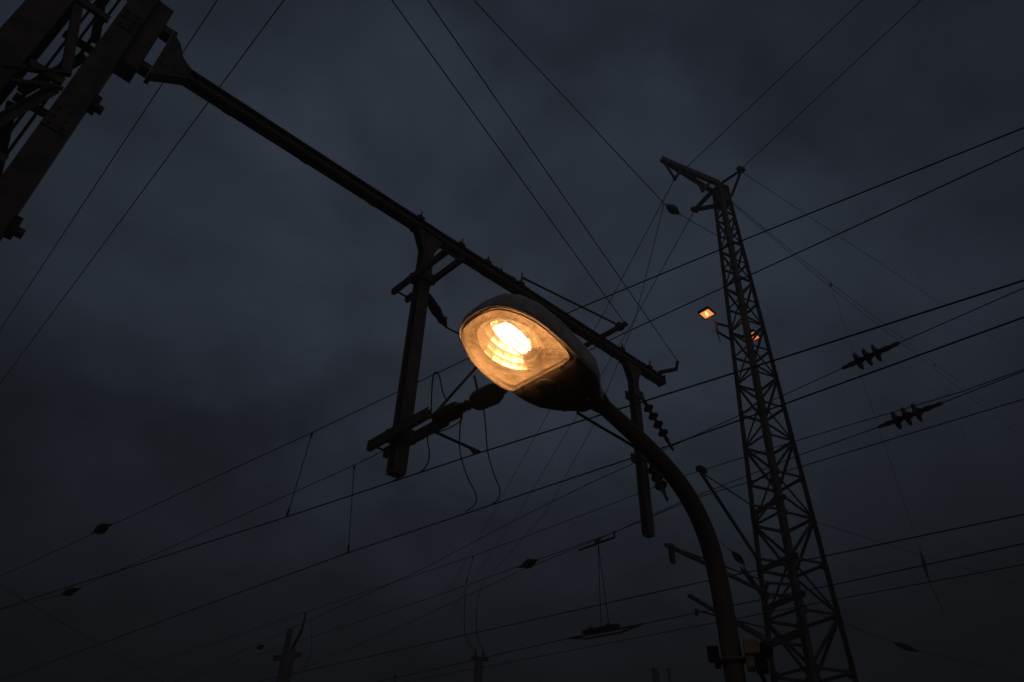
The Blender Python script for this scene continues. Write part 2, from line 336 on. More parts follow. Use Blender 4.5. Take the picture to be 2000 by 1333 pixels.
# gear cover below the rear half
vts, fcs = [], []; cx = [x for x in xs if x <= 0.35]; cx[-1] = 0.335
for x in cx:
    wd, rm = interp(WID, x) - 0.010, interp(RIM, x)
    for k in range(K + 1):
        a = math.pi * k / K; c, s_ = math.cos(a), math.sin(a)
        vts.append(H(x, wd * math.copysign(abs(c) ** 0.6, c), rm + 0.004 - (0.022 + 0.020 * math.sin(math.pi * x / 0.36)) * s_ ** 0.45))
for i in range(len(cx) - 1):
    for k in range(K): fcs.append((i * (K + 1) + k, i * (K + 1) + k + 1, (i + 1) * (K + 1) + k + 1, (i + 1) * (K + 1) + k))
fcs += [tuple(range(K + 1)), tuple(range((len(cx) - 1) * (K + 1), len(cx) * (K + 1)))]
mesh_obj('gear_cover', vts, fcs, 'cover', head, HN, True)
def ring(name, cxl, cyl, z, R0, r, m, parent):
    P = [H(cxl + R0 * math.cos(a * math.pi / 14), cyl + R0 * math.sin(a * math.pi / 14), z) for a in range(29)]
    return tube(name, P, r, m, parent, 6)
ring('photocell_ring', .282, -.012, -.156, .054, .0036, 'pole', head)
lathe('photocell', H(.282, -.012, -.13), H(.282, -.012, -.164), [(0, .047), (.75, .047), (.9, .042), (1, .012)], 'socket', head, 20, False)
bar('photocell_slot', H(.250, -.012, -.166), H(.314, -.012, -.166), 0.006, 0.004, 'cover', head)
for y in (-.125, .120): cl = bar('bowl_latch', H(.352, y, -.132), H(.318, y, -.146), .022, .010, 'reflector', head, 'box', HY)
for y in (-.10, .10): lathe('cover_screw', H(.10, y * .75, -.118), H(.10, y * .75, -.128), [(0, .009), (1, .008)], 'reflector', head, 8, False)
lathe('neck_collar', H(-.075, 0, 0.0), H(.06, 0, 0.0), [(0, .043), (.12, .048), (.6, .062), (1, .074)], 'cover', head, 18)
# plan outline of the bowl
def outline(scale=1.0, n=56, x0=.345, x1=.757, hw=.203):
    """rounded D: straight rear edge, sides swelling then closing to a blunt nose"""
    half = [(0, 0), (0, .16), (0, .35), (0, .55), (0, .80), (.03, .90), (.12, .965), (.28, 1.0), (.45, .995), (.60, .955), (.74, .865), (.85, .74), (.93, .60), (.975, .42), (1.0, .18), (1.0, 0)]
    pl = [(x0 + (x1 - x0) * a, hw * b) for a, b in half[1:-1]]; pl = pl + [(x, -y) for x, y in reversed(pl)]
    mx, my = (x0 + x1) / 2, 0
    return [(mx + (x - mx) * scale, my + (y - my) * scale) for x, y in pl]
def loft(name, rings, m, parent, cap=True, smooth=True):
    n = len(rings[0]); vv = [p for r_ in rings for p in r_]
    ff = [(i * n + k, i * n + (k + 1) % n, (i + 1) * n + (k + 1) % n, (i + 1) * n + k) for i in range(len(rings) - 1) for k in range(n)]
    if cap: ff.append(tuple(range((len(rings) - 1) * n, len(rings) * n)))
    o = mesh_obj(name, vv, ff, m, parent, HN, smooth); return o
def lvl(scale, z, **k): return [H(x, y, z) for x, y in outline(scale, **k)]
bz0 = -.126
loft('glass_bowl', [lvl(1.0, bz0), lvl(.985, bz0 - .012), lvl(.955, bz0 - .030), lvl(.90, bz0 - .048), lvl(.80, bz0 - .062), lvl(.6, bz0 - .071), lvl(.3, bz0 - .075)], 'bowl', head)
rim_o = lvl(1.012, bz0 - .004); tube('bowl_rim', rim_o + [rim_o[0]], .0038, 'flange', head, 6)
rim_i = lvl(.975, bz0 - .022); 
# reflector: stained flange with an oval opening, polished pan above
def oval(sx, sy, cx_=.545, n=None):
    o = []
    for x, y in outline(1.0):
        a = math.atan2(y / .197, (x - .548) / .203); o.append((cx_ + sx * math.cos(a), sy * math.sin(a)))
    return o
loft('reflector_flange', [lvl(.985, -.112)] + [[H(x, y, -.110) for x, y in oval(.165, .138)]], 'flange', head, cap=False, smooth=False)
loft('reflector_pan', [[H(x, y, z) for x, y in oval(.165 * f, .138 * f)] for f, z in ((1, -.1095), (.97, -.07), (.90, -.03), (.78, .005), (.6, .03), (.35, .045), (.12, .050))], 'reflector', head, True, False)
lathe('lampholder', H(.385, -.01, -.060), H(.452, -.002, -.060), [(0, .050), (.5, .048), (.55, .036), (1, .030)], 'socket', head, 16, False)
lathe('lamp_bulb', H(.452, 0, -.060), H(.632, 0, -.066), [(0, .020), (.1, .028), (.25, .038), (.5, .042), (.78, .040), (.92, .030), (1, .012)], 'bulb', head, 16)
wf = [H(.475, .046, -.118), H(.575, .050, -.122), H(.578, .004, -.122), H(.475, .002, -.118)]
tube('bulb_guard', wf + [wf[0]], .0034, 'socket', head, 5, False)

rng = random.Random(3); vv, ff = [], []
for k in range(70):                                            # dead insects and grit caught along the nose of the bowl
    a = rng.uniform(-.10, .125); x = .742 - 1.15 * a * a * 3 - rng.random() ** 2 * .035; z = bz0 - .014 - rng.random() * .018; r = rng.uniform(.0015, .0042)
    i = len(vv); vv += [H(x - r, a, z), H(x + r * .6, a - r, z + r), H(x + r * .3, a + r * 1.5, z), H(x, a, z - r * 1.2)]; ff += [(i, i + 1, i + 2), (i, i + 3, i + 1), (i + 1, i + 3, i + 2), (i, i + 2, i + 3)]
db = mesh_obj('bowl_grit', vv, ff, 'socket', head, HN); db['kind'] = 'stuff'

# ------------------------------------------------------------------ equipment box on the lamp pole
def PB(a, b, z): return V((LB.x, LB.y, 0)) + EB * a + FB * b + UP * z
vd = V((LB.x, LB.y, 0)).normalized(); EB = V((vd.y, -vd.x, 0)); FB = vd      # EB = to the right as seen by the viewer
eq = thing('control_box', PB(0.09, 0, 2.36), 'small faded reddish and black control box clamped to the lamp pole', 'control box')
def cub(name, a0, a1, b0, b1, z0, z1, m, parent):
    c = [PB(a, b, z) for z in (z0, z1) for a, b in ((a0, b0), (a1, b0), (a1, b1), (a0, b1))]
    o = mesh_obj(name, c, [(3, 2, 1, 0), (4, 5, 6, 7), (0, 1, 5, 4), (1, 2, 6, 5), (2, 3, 7, 6), (3, 0, 4, 7)], m, parent, sum(c, V()) / 8)
    bv = o.modifiers.new('bevel', 'BEVEL'); bv.width = 0.006; bv.segments = 2; return o
cub('box_body', .060, .130, -.07, .07, 2.415, 2.475, 'boxpaint', eq)
lathe('hood', PB(.130, -.01, 2.445), PB(.185, -.01, 2.425), [(0, .036), (.6, .036), (.85, .030), (1, .015)], 'blackmat', eq, 14)
cub('lower_box', .062, .098, -.05, .05, 2.358, 2.413, 'boxpaint', eq)
cub('lens_block', .100, .155, -.045, .045, 2.345, 2.413, 'blackmat', eq)
tube('clamp_band', [PB(.057 * math.cos(a * math.pi / 10), .057 * math.sin(a * math.pi / 10), 2.40) for a in range(21)], .010, 'steel', eq)
cub('clamp_lug', -.108, -.054, -.03, .03, 2.40, 2.465, 'blackmat', eq)
cub('clamp_lug', -.082, -.054, -.02, .02, 2.37, 2.398, 'blackmat', eq)
tube('supply_cable', bend([PB(.115, -.01, 2.345), PB(.128, -.01, 2.30), PB(.130, 0, 2.22), PB(.105, .0, 2.12), PB(.07, 0, 2.0), PB(.052, 0, 1.9)], 6), .009, 'blackmat', eq)

# ------------------------------------------------------------------ lattice tower
TD = 16.0
tb = ray(1590, 1333); TB = V((tb.x, tb.y, 0)) * (TD / math.hypot(tb.x, tb.y))
az = R(67.7); E1 = V((math.sin(az), math.cos(az), 0)); E2 = V((-E1.y, E1.x, 0)); TH = 19.0
tt = ray(1407, 372); TT = V((tt.x, tt.y, 0)) * (TD / math.hypot(tt.x, tt.y))
def TA(z): return TB + (TT - TB) * max(0, (z - 4.5) / (TH - 4.5)) + UP * z
def hw(z): return 0.71 + (0.175 - 0.71) * (z - GZ) / (TH - GZ)
def TC(i, z, k=1.0):
    a, b = ((-1, -1), (1, -1), (1, 1), (-1, 1))[i % 4]; h = hw(z) * k; return TA(z) + E1 * (a * h) + E2 * (b * h)
tow = thing('lattice_tower', TA(GZ), 'tall tapering steel lattice tower with cross arms at its top', 'tower')
for i in range(4):
    a, b = ((-1, -1), (1, -1), (1, 1), (-1, 1))[i]
    zz = [GZ, 4.5, TH]
    for z0, z1 in zip(zz, zz[1:]): bar('leg', TC(i, z0), TC(i, z1), 0.13, 0.13, 'tower', tow, 'angle', (E1 if a * b > 0 else E2) * -a * (1 if a * b > 0 else 1))
z = GZ; lv = [z]
while z < TH - 0.35:
    z += 1.18 - 0.62 * ((z - GZ) / (TH - GZ)) ** 1.5; lv.append(z)
for j, (z0, z1) in enumerate(zip(lv, lv[1:])):
    for i in range(4):
        bar('strut', TC(i, z1), TC(i + 1, z1), 0.06, 0.045, 'tower', tow, 'angle', UP)
        p, q = (TC(i, z1, .98), TC(i + 1, z0, .98)) if (i + j) % 2 == 0 else (TC(i, z0, .98), TC(i + 1, z1, .98))
        dn = (TC(i + 1, z1) - TC(i, z1)).normalized(); dz = (TC(i, z1) - TC(i, z0)).normalized(); gs = min(.16, hw(z1) * .3)
        plate('gusset', [TC(i, z1) - dz * gs, TC(i, z1) + dz * gs, TC(i, z1) + dn * gs * 1.3 + dz * gs * .4, TC(i, z1) + dn * gs * 1.3 - dz * gs * .4], 0.012, 'tower', tow)
        bar('brace', p, q, 0.055, 0.045, 'tower', tow, 'angle', UP)
c4 = [TC(i, TH + .03, 1.15) for i in range(4)]; plate('cap_plate', c4, 0.03, 'tower', tow)
for i in range(4):
    plate('head_plate', [TC(i, TH - .75), TC(i + 1, TH - .75), TC(i + 1, TH), TC(i, TH)], 0.02, 'tower', tow)
for z, m_ in ((8.05, 1), (6.75, 1), (5.95, 1)):                    # platform angles round the left face
    bar('shelf_angle', TC(3, z, 1.12) - E2 * 0.15, TC(0, z, 1.12) - E2 * 0.2, 0.10, 0.07, 'tower', tow, 'channel', UP)
for i, z in ((3, 5.2),):
    bar('shelf_beam', TC(3, z, 1.3), TC(0, z, 1.5), 0.13, 0.09, 'tower', tow, 'channel', UP)
# top arms
Z1 = TH + 0.06
tipA = lev(1291, 311, Z1 + .25); rt = TA(Z1 - .1)
arm = bar('cross_arm', TC(0, Z1 - .05), tipA, 0.20, 0.12, 'tower', tow, 'channel', UP)
bar('cross_arm', TC(3, Z1 - .05), tipA, 0.16, 0.10, 'tower', tow, 'channel', UP)
dA = (tipA - rt); lA = dA.length
for f in (0.38, 0.62): bar('arm_tie', TC(0, Z1).lerp(tipA, f), TC(3, Z1).lerp(tipA, f), 0.05, 0.05, 'tower', tow)
hangA, hangB = lev(1318, 349, Z1 - .55), lev(1372, 372, Z1 - .55)
for hp, f0, f1 in ((hangA, 0.98, 0.66), (hangB, 0.46, 0.20)):
    for f in (f0, f1): bar('hanger', rt.lerp(tipA, f), hp, 0.085, 0.07, 'tower', tow)
    lathe('hanger_insulator', hp + UP * .12, hp - UP * .10, [(0, .03), (.3, .07), (.5, .04), (.7, .07), (1, .02)], 'porcelain', tow, 10)
tipB, tipC = lev(1447, 331, Z1 + .05), lev(1357, 410, Z1 - .15)
for tip, (i, j) in ((tipB, (0, 1)), (tipC, (3, 2))):
    for k_ in (i, j): bar('short_arm', TC(k_, Z1 - (.05 if k_ == i else .5)), tip, 0.12, 0.09, 'tower', tow, 'angle', UP)
    bar('arm_end', tip + E1 * .12, tip - E1 * .12, 0.13, 0.13, 'tower', tow)
# console brackets toward the tracks
def TU(px, py, d=0.0): return onp(px, py, TA(0) + W * d, W)
def console(tip, foot_hi, foot_lo, name='console'):
    c = bar(name, TU(*tip), TU(*foot_lo), 0.055, 0.05, 'tower', tow, 'channel', UP)
    bar(name + '_tie', TU(*tip), TU(*foot_hi), 0.03, 0.03, 'tower', c, 'round')
    return c
def seat(px, py):
    q = TU(px, py)
    for i in (0, 3): bar('console_seat', q, TC(i, q.z), 0.06, 0.05, 'tower', tow, 'angle', UP)
for q_ in ((1466, 986), (1478, 1090), (1500, 1138), (1500, 1160), (1500, 1250)): seat(*q_)
c1 = console((1368, 922), (1466, 986), (1478, 1090))
q = TU(1370, 918); bar('tip_plate', q - U * .12, q + U * .12, 0.10, 0.12, 'tower', c1, 'box', UP)
c2 = console((1300, 1064), (1500, 1138), (1500, 1160)); q = TU(1311, 1072); bar('tip_plate', q + UP * .08, q - UP * .25, 0.10, 0.06, 'tower', c2)
c3 = console((1345, 1163), (1500, 1246), (1500, 1254)); c4_ = bar('steady_tube', TU(1358, 1192), TU(1500, 1228), 0.035, 0.035, 'tower', tow, 'round')
bar('steady_drop', TU(1359, 1190), TU(1361, 1203), 0.04, 0.04, 'tower', tow)

# ------------------------------------------------------------------ floodlights on the tower
def floodlight(name, cpx, z, size, label, glassmat, tilt, foot=None, core=None):
    c = lev(*cpx, z); f = thing(name, c, label, 'floodlight', 'floodlights on the lattice tower')
    a = (W * 1.0 + U * 0.05).normalized(); b = a.cross(UP)               # b points across the tracks
    b = (b * math.cos(tilt) + UP * math.sin(tilt)).normalized(); n = a.cross(b)
    if n.z > 0: n = -n
    h = size / 2
    def P(x, y, d): return c + a * x + b * y - n * d
    rg = [(h * 1.18, 0.0), (h * 1.18, .03), (h * 1.0, .10), (h * .5, .17)]
    vv = [P(sx * r, sy * r, d) for r, d in rg for sx, sy in ((-1, -1), (1, -1), (1, 1), (-1, 1))]
    ff = [(i * 4 + k, i * 4 + (k + 1) % 4, i * 4 + 4 + (k + 1) % 4, i * 4 + 4 + k) for i in range(3) for k in range(4)] + [(12, 13, 14, 15)]
    hs = mesh_obj('housing', vv, ff, 'socket', f, c)
    for (x0, y0), (x1, y1) in (((-1, -1), (1, -1)), ((1, -1), (1, 1)), ((1, 1), (-1, 1)), ((-1, 1), (-1, -1))):
        k = h * 1.09; bar('frame', P(x0 * k, y0 * k, -.012), P(x1 * k, y1 * k, -.012), h * .16, .03, 'socket', hs, 'box', n.cross(P(x1, y1, 0) - P(x0, y0, 0)))
    plate('glass', [P(-h, -h, .01), P(h, -h, .01), P(h, h, .01), P(-h, h, .01)], 0.006, glassmat, f)
    if core: lathe('arc_tube', P(-h * .15, -h * .55, -.004), P(h * .2, h * .55, -.004), [(0, h * .15), (.5, h * .28), (1, h * .15)], core, f, 8)
    if foot:
        q0 = P(h * 0.2, h * 1.2, .05); ft = foot; k1 = lev(1399, 632, z - .30); k2 = lev(1400, 648, z - .62)
        bar('yoke', q0, k1, .05, .05, 'socket', f); bar('bracket_upright', k1, k2, .05, .05, 'socket', f)
        bar('bracket_rail', k1, TC(3, z - .22), .05, .05, 'socket', f); bar('bracket_rail', k2, TC(3, z - .66), .05, .05, 'socket', f)
        tube('cable_tail', [k2, k2 - UP * .12 + E1 * .02, k2 - UP * .32 + E1 * .06], .012, 'wire', f)
    return f
floodlight('floodlight', (1380.5, 613), 13.75, 0.30, 'small square amber floodlight held out to the left of the tower', 'flood_a', R(-6), True, 'flood_core')
f2 = floodlight('floodlight', (1469, 658), 13.5, 0.30, 'orange floodlight half hidden inside the lattice of the tower', 'flood_b', R(-14))
q = f2.location.copy(); bar('yoke', WM[f2.name].translation + UP * .15, TC(2, 14.0), .05, .05, 'socket', f2)

# ------------------------------------------------------------------ wires
def wire(name, pts, rad, label, cat='wire', group=None, e0=0.0, e1=0.0, smooth=0):
    P = [lev(*p) if len(p) == 3 and not isinstance(p, Vector) else V(p) for p in pts]
    if e0: P[0] = P[0] + (P[0] - P[1]).normalized() * e0
    if e1: P[-1] = P[-1] + (P[-1] - P[-2]).normalized() * e1
    if smooth: P = bend(P, smooth)
    return tag(tube(name, P, rad, 'wire', None, 6), label, cat, group)
GC, GM = 'overhead contact wires', 'overhead messenger wires'
ZC, ZM = 4.85, 6.0
CW = .0080; MW = .0066
wc = wire('contact_wire', [(0, 1190, ZC), (560, 1010, ZC), (930, 887, ZC), (1510, 705, ZC), (2000, 548, ZC)], CW, 'contact wire passing just under the left drop post and its steady arm', 'wire', GC, 35, 30)
we = wire('contact_wire', [(0, 1330, ZC), (680, 1080, ZC), (1310, 870, ZC), (2000, 620, ZC)], CW, 'second long wire below the left drop post foot, passing behind the right drop post', 'wire', GC, 35, 30)
wi = wire('contact_wire', [(600, 1310, ZC), (1380, 1135, ZC), (2000, 1005, ZC)], CW, 'upper of the two long wires crossing low between the far poles and the tower', 'wire', GC, 40, 30)
wj = wire('contact_wire', [(770, 1325, ZC), (1112, 1247, ZC), (1256, 1219, ZC), (1640, 1140, ZC), (2000, 1062, ZC)], CW, 'low contact wire carrying the boat shaped section insulator', 'wire', GC, 40, 30)
wk = wire('contact_wire', [(1400, 1216, ZC), (1640, 1170, ZC), (2000, 1103, ZC)], MW, 'thin contact wire low on the right behind the tower', 'wire', GC, 30, 30)
m1 = wire('messenger_wire', [(40, 1108, ZM), (610, 845, ZM), (915, 700, ZM), (1120, 607, ZM), (1450, 470, ZM), (2000, 250, ZM)], MW, 'messenger wire behind the lamp, uppermost of those rising to the right past the tower', 'wire', GM, 25, 25)
m2 = wire('messenger_wire', [(0, 1192, 6.1), (137, 1157, 6.1), (690, 910, 6.1), (1220, 651, 6.1), (1460, 540, 6.1), (2000, 290, 6.1)], MW, 'messenger wire crossing the boom tip, second of those rising right past the tower', 'wire', GM, 25, 25)
m3 = wire('messenger_wire', [(609, 1210, 6.3), (815, 1117, 6.3), (1034, 1002, 6.4), (1155, 943, 6.5), (1312, 872, 6.55), (1645, 720, 6.55)], MW, 'messenger wire from the right drop post to the upper disc insulator string', 'wire', GM, 30, 0)
wire('messenger_wire', [(1756, 670, 6.55), (2000, 563, 6.55)], MW, 'wire leading right from the upper disc insulator string', 'wire', GM, 0, 25)
m4 = wire('messenger_wire', [(577, 1312, 6.2), (761, 1234, 6.2), (1022, 1113, 6.2), (1200, 1040, 6.2), (1344, 975, 6.2), (1560, 890, 6.2), (1715, 835, 6.2)], MW, 'messenger wire from the lower disc insulator string down to the far left pole', 'wire', GM, 30, 0)
wire('messenger_wire', [(1841, 787, 6.2), (2000, 725, 6.2)], MW, 'wire leading right from the lower disc insulator string', 'wire', GM, 0, 25)
m5 = wire('messenger_wire', [(599, 1195, ZM), (925, 1086, ZM), (1155, 1000, ZM), (1330, 932, ZM), (1560, 860, ZM), (1880, 765, ZM), (2010, 718, ZM)], .006, 'thin wire passing just above the lower disc insulator string', 'wire', GM, 30, 20)
m6 = wire('messenger_wire', [(616, 1242, ZM), (870, 1158, ZM), (1049, 1094, ZM), (1200, 1040, ZM), (1359, 973, ZM), (1570, 910, ZM), (2000, 780, ZM)], .007, 'thin wire with a small insulator beside the long pair of droppers, below the lamp', 'wire', GM, 30, 20)
for k, ps in enumerate((((425, 0), (0, 645)), ((555, 0), (0, 750)))):
    wire('feeder_wire', [(*ps[0], 10.5), (*ps[1], 10.5)], .0075, ('left', 'right')[k] + ' one of the two parallel wires passing behind the boom shoe', 'wire', 'feeder wires', 12, 60)
wire('stay_wire', [(765, 0, 8.35), T(6.86, -.46, bz(6.86) + .16)], .0065, 'stay wire from the top of the picture to the cross bar on the boom', 'wire', 'stay wires', 10)
wire('stay_wire', [(835, 0, 8.5), T(8.46, -.36, bz(8.4) + .25)], .0065, 'stay wire from the top of the picture to the hook at the boom end', 'wire', 'stay wires', 10)
pI0, pI1 = lev(1297, 398, 16.9), lev(1331, 421, 16.9)
wire('line_wire', [(925, 0, 16.6), pI0], .013, 'wire from the upper middle to the ovoid insulator left of the tower top', 'wire', 'tower line wires', 15)
wire('line_wire', [pI1, TC(3, 17.0)], .010, 'short wire joining the ovoid insulator to the tower', 'wire', 'tower line wires')
wire('line_wire', [hangA, (1685, 0, 19.6)], .013, 'left of the two wires leaving the tower top to the upper right', 'wire', 'tower line wires', 0, 20)
wire('line_wire', [tipB, (1800, 0, 19.6)], .013, 'right of the two wires leaving the tower top to the upper right', 'wire', 'tower line wires', 0, 20)
wire('line_wire', [hangA, (1180, 610, 18.0), (964, 1000, 17.2), (862, 1180, 17.0)], .013, 'wire falling from the outer left tower arm behind the lamp', 'wire', 'tower line wires', 0, 30)
wire('line_wire', [tipC, (1230, 640, 18.0), (1014, 1000, 17.2), (862, 1222, 17.0)], .013, 'wire falling from the short left tower arm behind the lamp', 'wire', 'tower line wires', 0, 30)
wire('line_wire', [pI0, (1240, 625, 15.6), (1160, 829, 14.0), (1067, 1000, 12.5), (967, 1113, 11.5), (944, 1137, 11.3)], .010, 'wire hanging from the ovoid insulator down behind the curved pole', 'wire', 'tower line wires')
# headspan to the right of the tower
s1 = wire('headspan_wire', [TU(1450, 337), TU(1985, 690)], .011, 'faint single span wire from the tower top to the right edge', 'wire', 'headspan wires', 0, 20)
ha = [TU(1427, 392), TU(1622, 553), TU(1823, 708), TU(2010, 853)]; hb = [TU(1432, 400), TU(1620, 560), TU(1822, 718), TU(2010, 866)]
s2 = wire('headspan_wire', ha, .010, 'upper strand of the doubled span wire right of the tower', 'wire', 'headspan wires', 0, 20)
s3 = wire('headspan_wire', hb, .010, 'lower strand of the doubled span wire right of the tower', 'wire', 'headspan wires', 0, 20)
for px, py in ((1623, 557), (1825, 713)):
    q = TU(px, py); lathe('span_clamp', q - U * .10, q + U * .10, [(0, .03), (.5, .06), (1, .03)], 'steel', s2, 8)
d1 = TU(1623, 560); d1b = TU(1797, 1075); d1c = TU(1815, 1136)
wire('headspan_dropper', [d1, d1b], .006, 'left vertical dropper hanging from the doubled span wire', 'dropper', 'headspan droppers')
wire('headspan_dropper', [d1c, TU(1842, 1195)], .009, 'short dropper end below the slim upright insulator', 'dropper', 'headspan droppers')
wire('headspan_dropper', [TU(1826, 716), TU(1895, 880)], .005, 'right vertical dropper hanging from the doubled span wire', 'dropper', 'headspan droppers')
l1 = wire('headspan_wire', [TU(1560, 1009), TU(1727, 1062), TU(1978, 1139)], .008, 'lower span wire leaving the tower at mid height to the right', 'wire', 'headspan wires', 0, 20)
wire('headspan_wire', [TU(1600, 1200), TU(1653, 1220), TU(1744, 1255)], .008, 'lowest span wire between the tower and the slim sloping insulator', 'wire', 'headspan wires')
wire('headspan_wire', [TU(1794, 1273), TU(1903, 1295), TU(1955, 1311), TU(2020, 1336)], .009, 'lowest span wire right of the slim sloping insulator', 'wire', 'headspan wires', 0, 8)
wire('span_wire', [(0, 1145, 7), (320, 1333, 7)], .008, 'faint wire sloping down in the lower left corner', 'wire', None, 25, 15)

# ------------------------------------------------------------------ droppers (parts of their messenger wire)
def dropper(a, za, b, zb, parent, rad=.006):
    p, q = lev(*a, za), lev(*b, zb); d = tube('dropper', [p, p.lerp(q, .5), q], rad, 'wire', parent)
    dr = (q - p).normalized(); bar('dropper_clip', q - dr * .10, q, .022, .016, 'wire', d); bar('dropper_clip', p, p + dr * .06, .022, .016, 'wire', d)
dropper((610, 845), ZM, (560, 1010), ZC, m1); dropper((692, 909), 6.1, (680, 1080), ZC, m2)
dropper((925, 1086), ZM, (910, 1140), 5.6, m5)

# ------------------------------------------------------------------ insulators
def ovoid(name, p, q, rmax, label, group='bead insulators', ends=.25, sheds=5):
    prof = [(0, .012), (ends * .5, .02)]
    n = sheds
    for k in range(n):
        t0 = ends + (1 - 2 * ends) * k / n; t1 = ends + (1 - 2 * ends) * (k + .5) / n
        f0 = math.sin(math.pi * (k + .35) / (n + .2)); f1 = math.sin(math.pi * (k + .75) / (n + .4))
        prof += [(t0, rmax * (.45 + .45 * f0)), (t1, rmax * (.45 + .55 * f1))]
    prof += [(1 - ends, rmax * .5), (1 - ends * .5, .02), (1, .012)]
    return tag(lathe(name, p, q, prof, 'porcelain', None, 14), label, 'insulator', group)
def disc_string(name, p, q, n, rd, label, ends=(.2, .2), group='disc insulator strings'):
    t = thing(name, p, label, 'insulator', group); p, q = V(p), V(q); Lg = (q - p).length
    lathe('end_fitting', p, p.lerp(q, ends[0]), [(0, .018), (.2, .028), (.4, .022), (.75, .036), (1, .028)], 'steel', t, 8)
    lathe('end_fitting', q, p.lerp(q, 1 - ends[1]), [(0, .016), (.2, .026), (.4, .02), (.75, .034), (1, .028)], 'steel', t, 8)
    span = 1 - ends[0] - ends[1]
    for k in range(n):
        a = p.lerp(q, ends[0] + span * k / n); b = p.lerp(q, ends[0] + span * (k + 1) / n)
        lathe('insulator_disc', a, b, [(0, .028), (.10, rd * .34), (.40, rd * .36), (.46, rd * .60), (.50, rd), (.56, rd), (.58, rd * .45), (.62, rd * .30), (1, .026)], 'porcelain', t, 14)
    return t
disc_string('insulator_string', lev(1756, 670, 6.55), lev(1645, 720, 6.55), 3, .115, 'upper brown disc insulator string on a wire right of the tower', (.30, .22))
disc_string('insulator_string', lev(1841, 787, 6.2), lev(1715, 835, 6.2), 3, .125, 'lower brown disc insulator string on a wire right of the tower', (.30, .22))
disc_string('insulator_string', T(7.70, -.08, 7.48), lev(1315, 880, 6.42), 4, .080, 'disc insulator string hanging from the upper clamp of the right drop post', (.12, .24))
disc_string('insulator_string', T(7.70, -.08, 6.40), lev(1304, 978, 5.55), 3, .088, 'disc insulator string on the right drop post half hidden by the curved pole', (.16, .26))
ovoid('bead_insulator', lev(180, 1042, ZM), lev(218, 1024, ZM), .09, 'dark bead insulator on the upper wire at lower left')
ovoid('bead_insulator', lev(116, 1163, 6.1), lev(158, 1149, 6.1), .09, 'dark bead insulator on the lower wire at lower left, near the left edge')
ovoid('bead_insulator', lev(1014, 1109, ZM), lev(1052, 1093, ZM), .09, 'small bead insulator on the wire below the lamp, left of the long droppers')
ovoid('bead_insulator', lev(500, 1267, 7.0), lev(517, 1261, 7.0), .09, 'tiny bead insulator left of the far concrete pole')
ovoid('bead_insulator', pI0, pI1, .14, 'ovoid insulator hanging in the wire left of the tower top')
ovoid('rod_insulator', d1b, d1c, .06, 'slim upright insulator on the dropper right of the tower', 'rod insulators', .2, 7)
ovoid('rod_insulator', TU(1744, 1255), TU(1794, 1273), .085, 'slim sloping insulator on the lowest span wire right of the tower', 'rod insulators', .15, 7)
ovoid('rod_insulator', TU(1428, 1076), TU(1455, 1104), .075, 'slim insulator left of the tower beside the curved pole', 'rod insulators', .18, 7)
wire('tie_wire', [TU(1340, 1000), TU(1400, 1054), TU(1428, 1076)], .007, 'short tie wire leading to the slim insulator beside the curved pole', 'wire')
bar('outrigger', TU(1450, 1110), TC(3, TU(1450, 1110).z + .05), .09, .07, 'tower', tow, 'channel', UP)
# rod insulators and steady arm on the first drop post
q0, q1 = T(3.37, -.55, 5.06), T(3.42, -1.50, 5.02)
tag(lathe('post_insulator', q0, q1, [(0, .07), (.12, .085), (.30, .085), (.33, .03), (.38, .055), (.41, .03), (.46, .055), (.50, .03), (.55, .05), (.57, .085), (.62, .10), (.82, .102), (.88, .08), (.90, .04), (.95, .045), (1.0, .025)], 'porcelain', None, 14),
    'stout barrel insulator on the lower bracket of the left drop post', 'insulator')
tube('insulator_pin', [T(3.40, -1.12, 5.12), T(3.39, -1.06, 5.34)], .012, 'steel', bpy.data.objects['post_insulator'])
a0, a1 = T(3.42, -.05, 6.97), lev(872, 640, 6.9)
tag(lathe('rod_insulator', a0, a1, [(0, .05), (.15, .06), (.45, .068), (.6, .05), (.75, .055), (.85, .03), (1, .015)], 'porcelain', None, 12), 'short insulator on the upper part of the left drop post beside the lamp', 'insulator', 'rod insulators')
wire('tie_wire', [a1, (905, 657, 6.8), (960, 690, 6.6)], .012, 'short tie wire from the left drop post running behind the lamp', 'wire')
tube('insulator_pin', [a1, a1 + UP * .16 - U * .02], .010, 'steel', bpy.data.objects[[o.name for o in coll.objects if o.name.startswith('rod_insulator')][-1]])
sa = thing('steady_arm', T(3.36, -.42, 5.0), 'thin steady arm from the left drop post holding the contact wire', 'steady arm')
sb = lev(938, 884, ZC + .02)
tube('arm_tube', [T(3.36, -.42, 5.0), sb], .016, 'steel', sa)
bar('wire_clamp', sb - (sb - T(3.36, -.42, 5.0)).normalized() * .10, lev(930, 887, ZC), .035, .03, 'steel', sa)
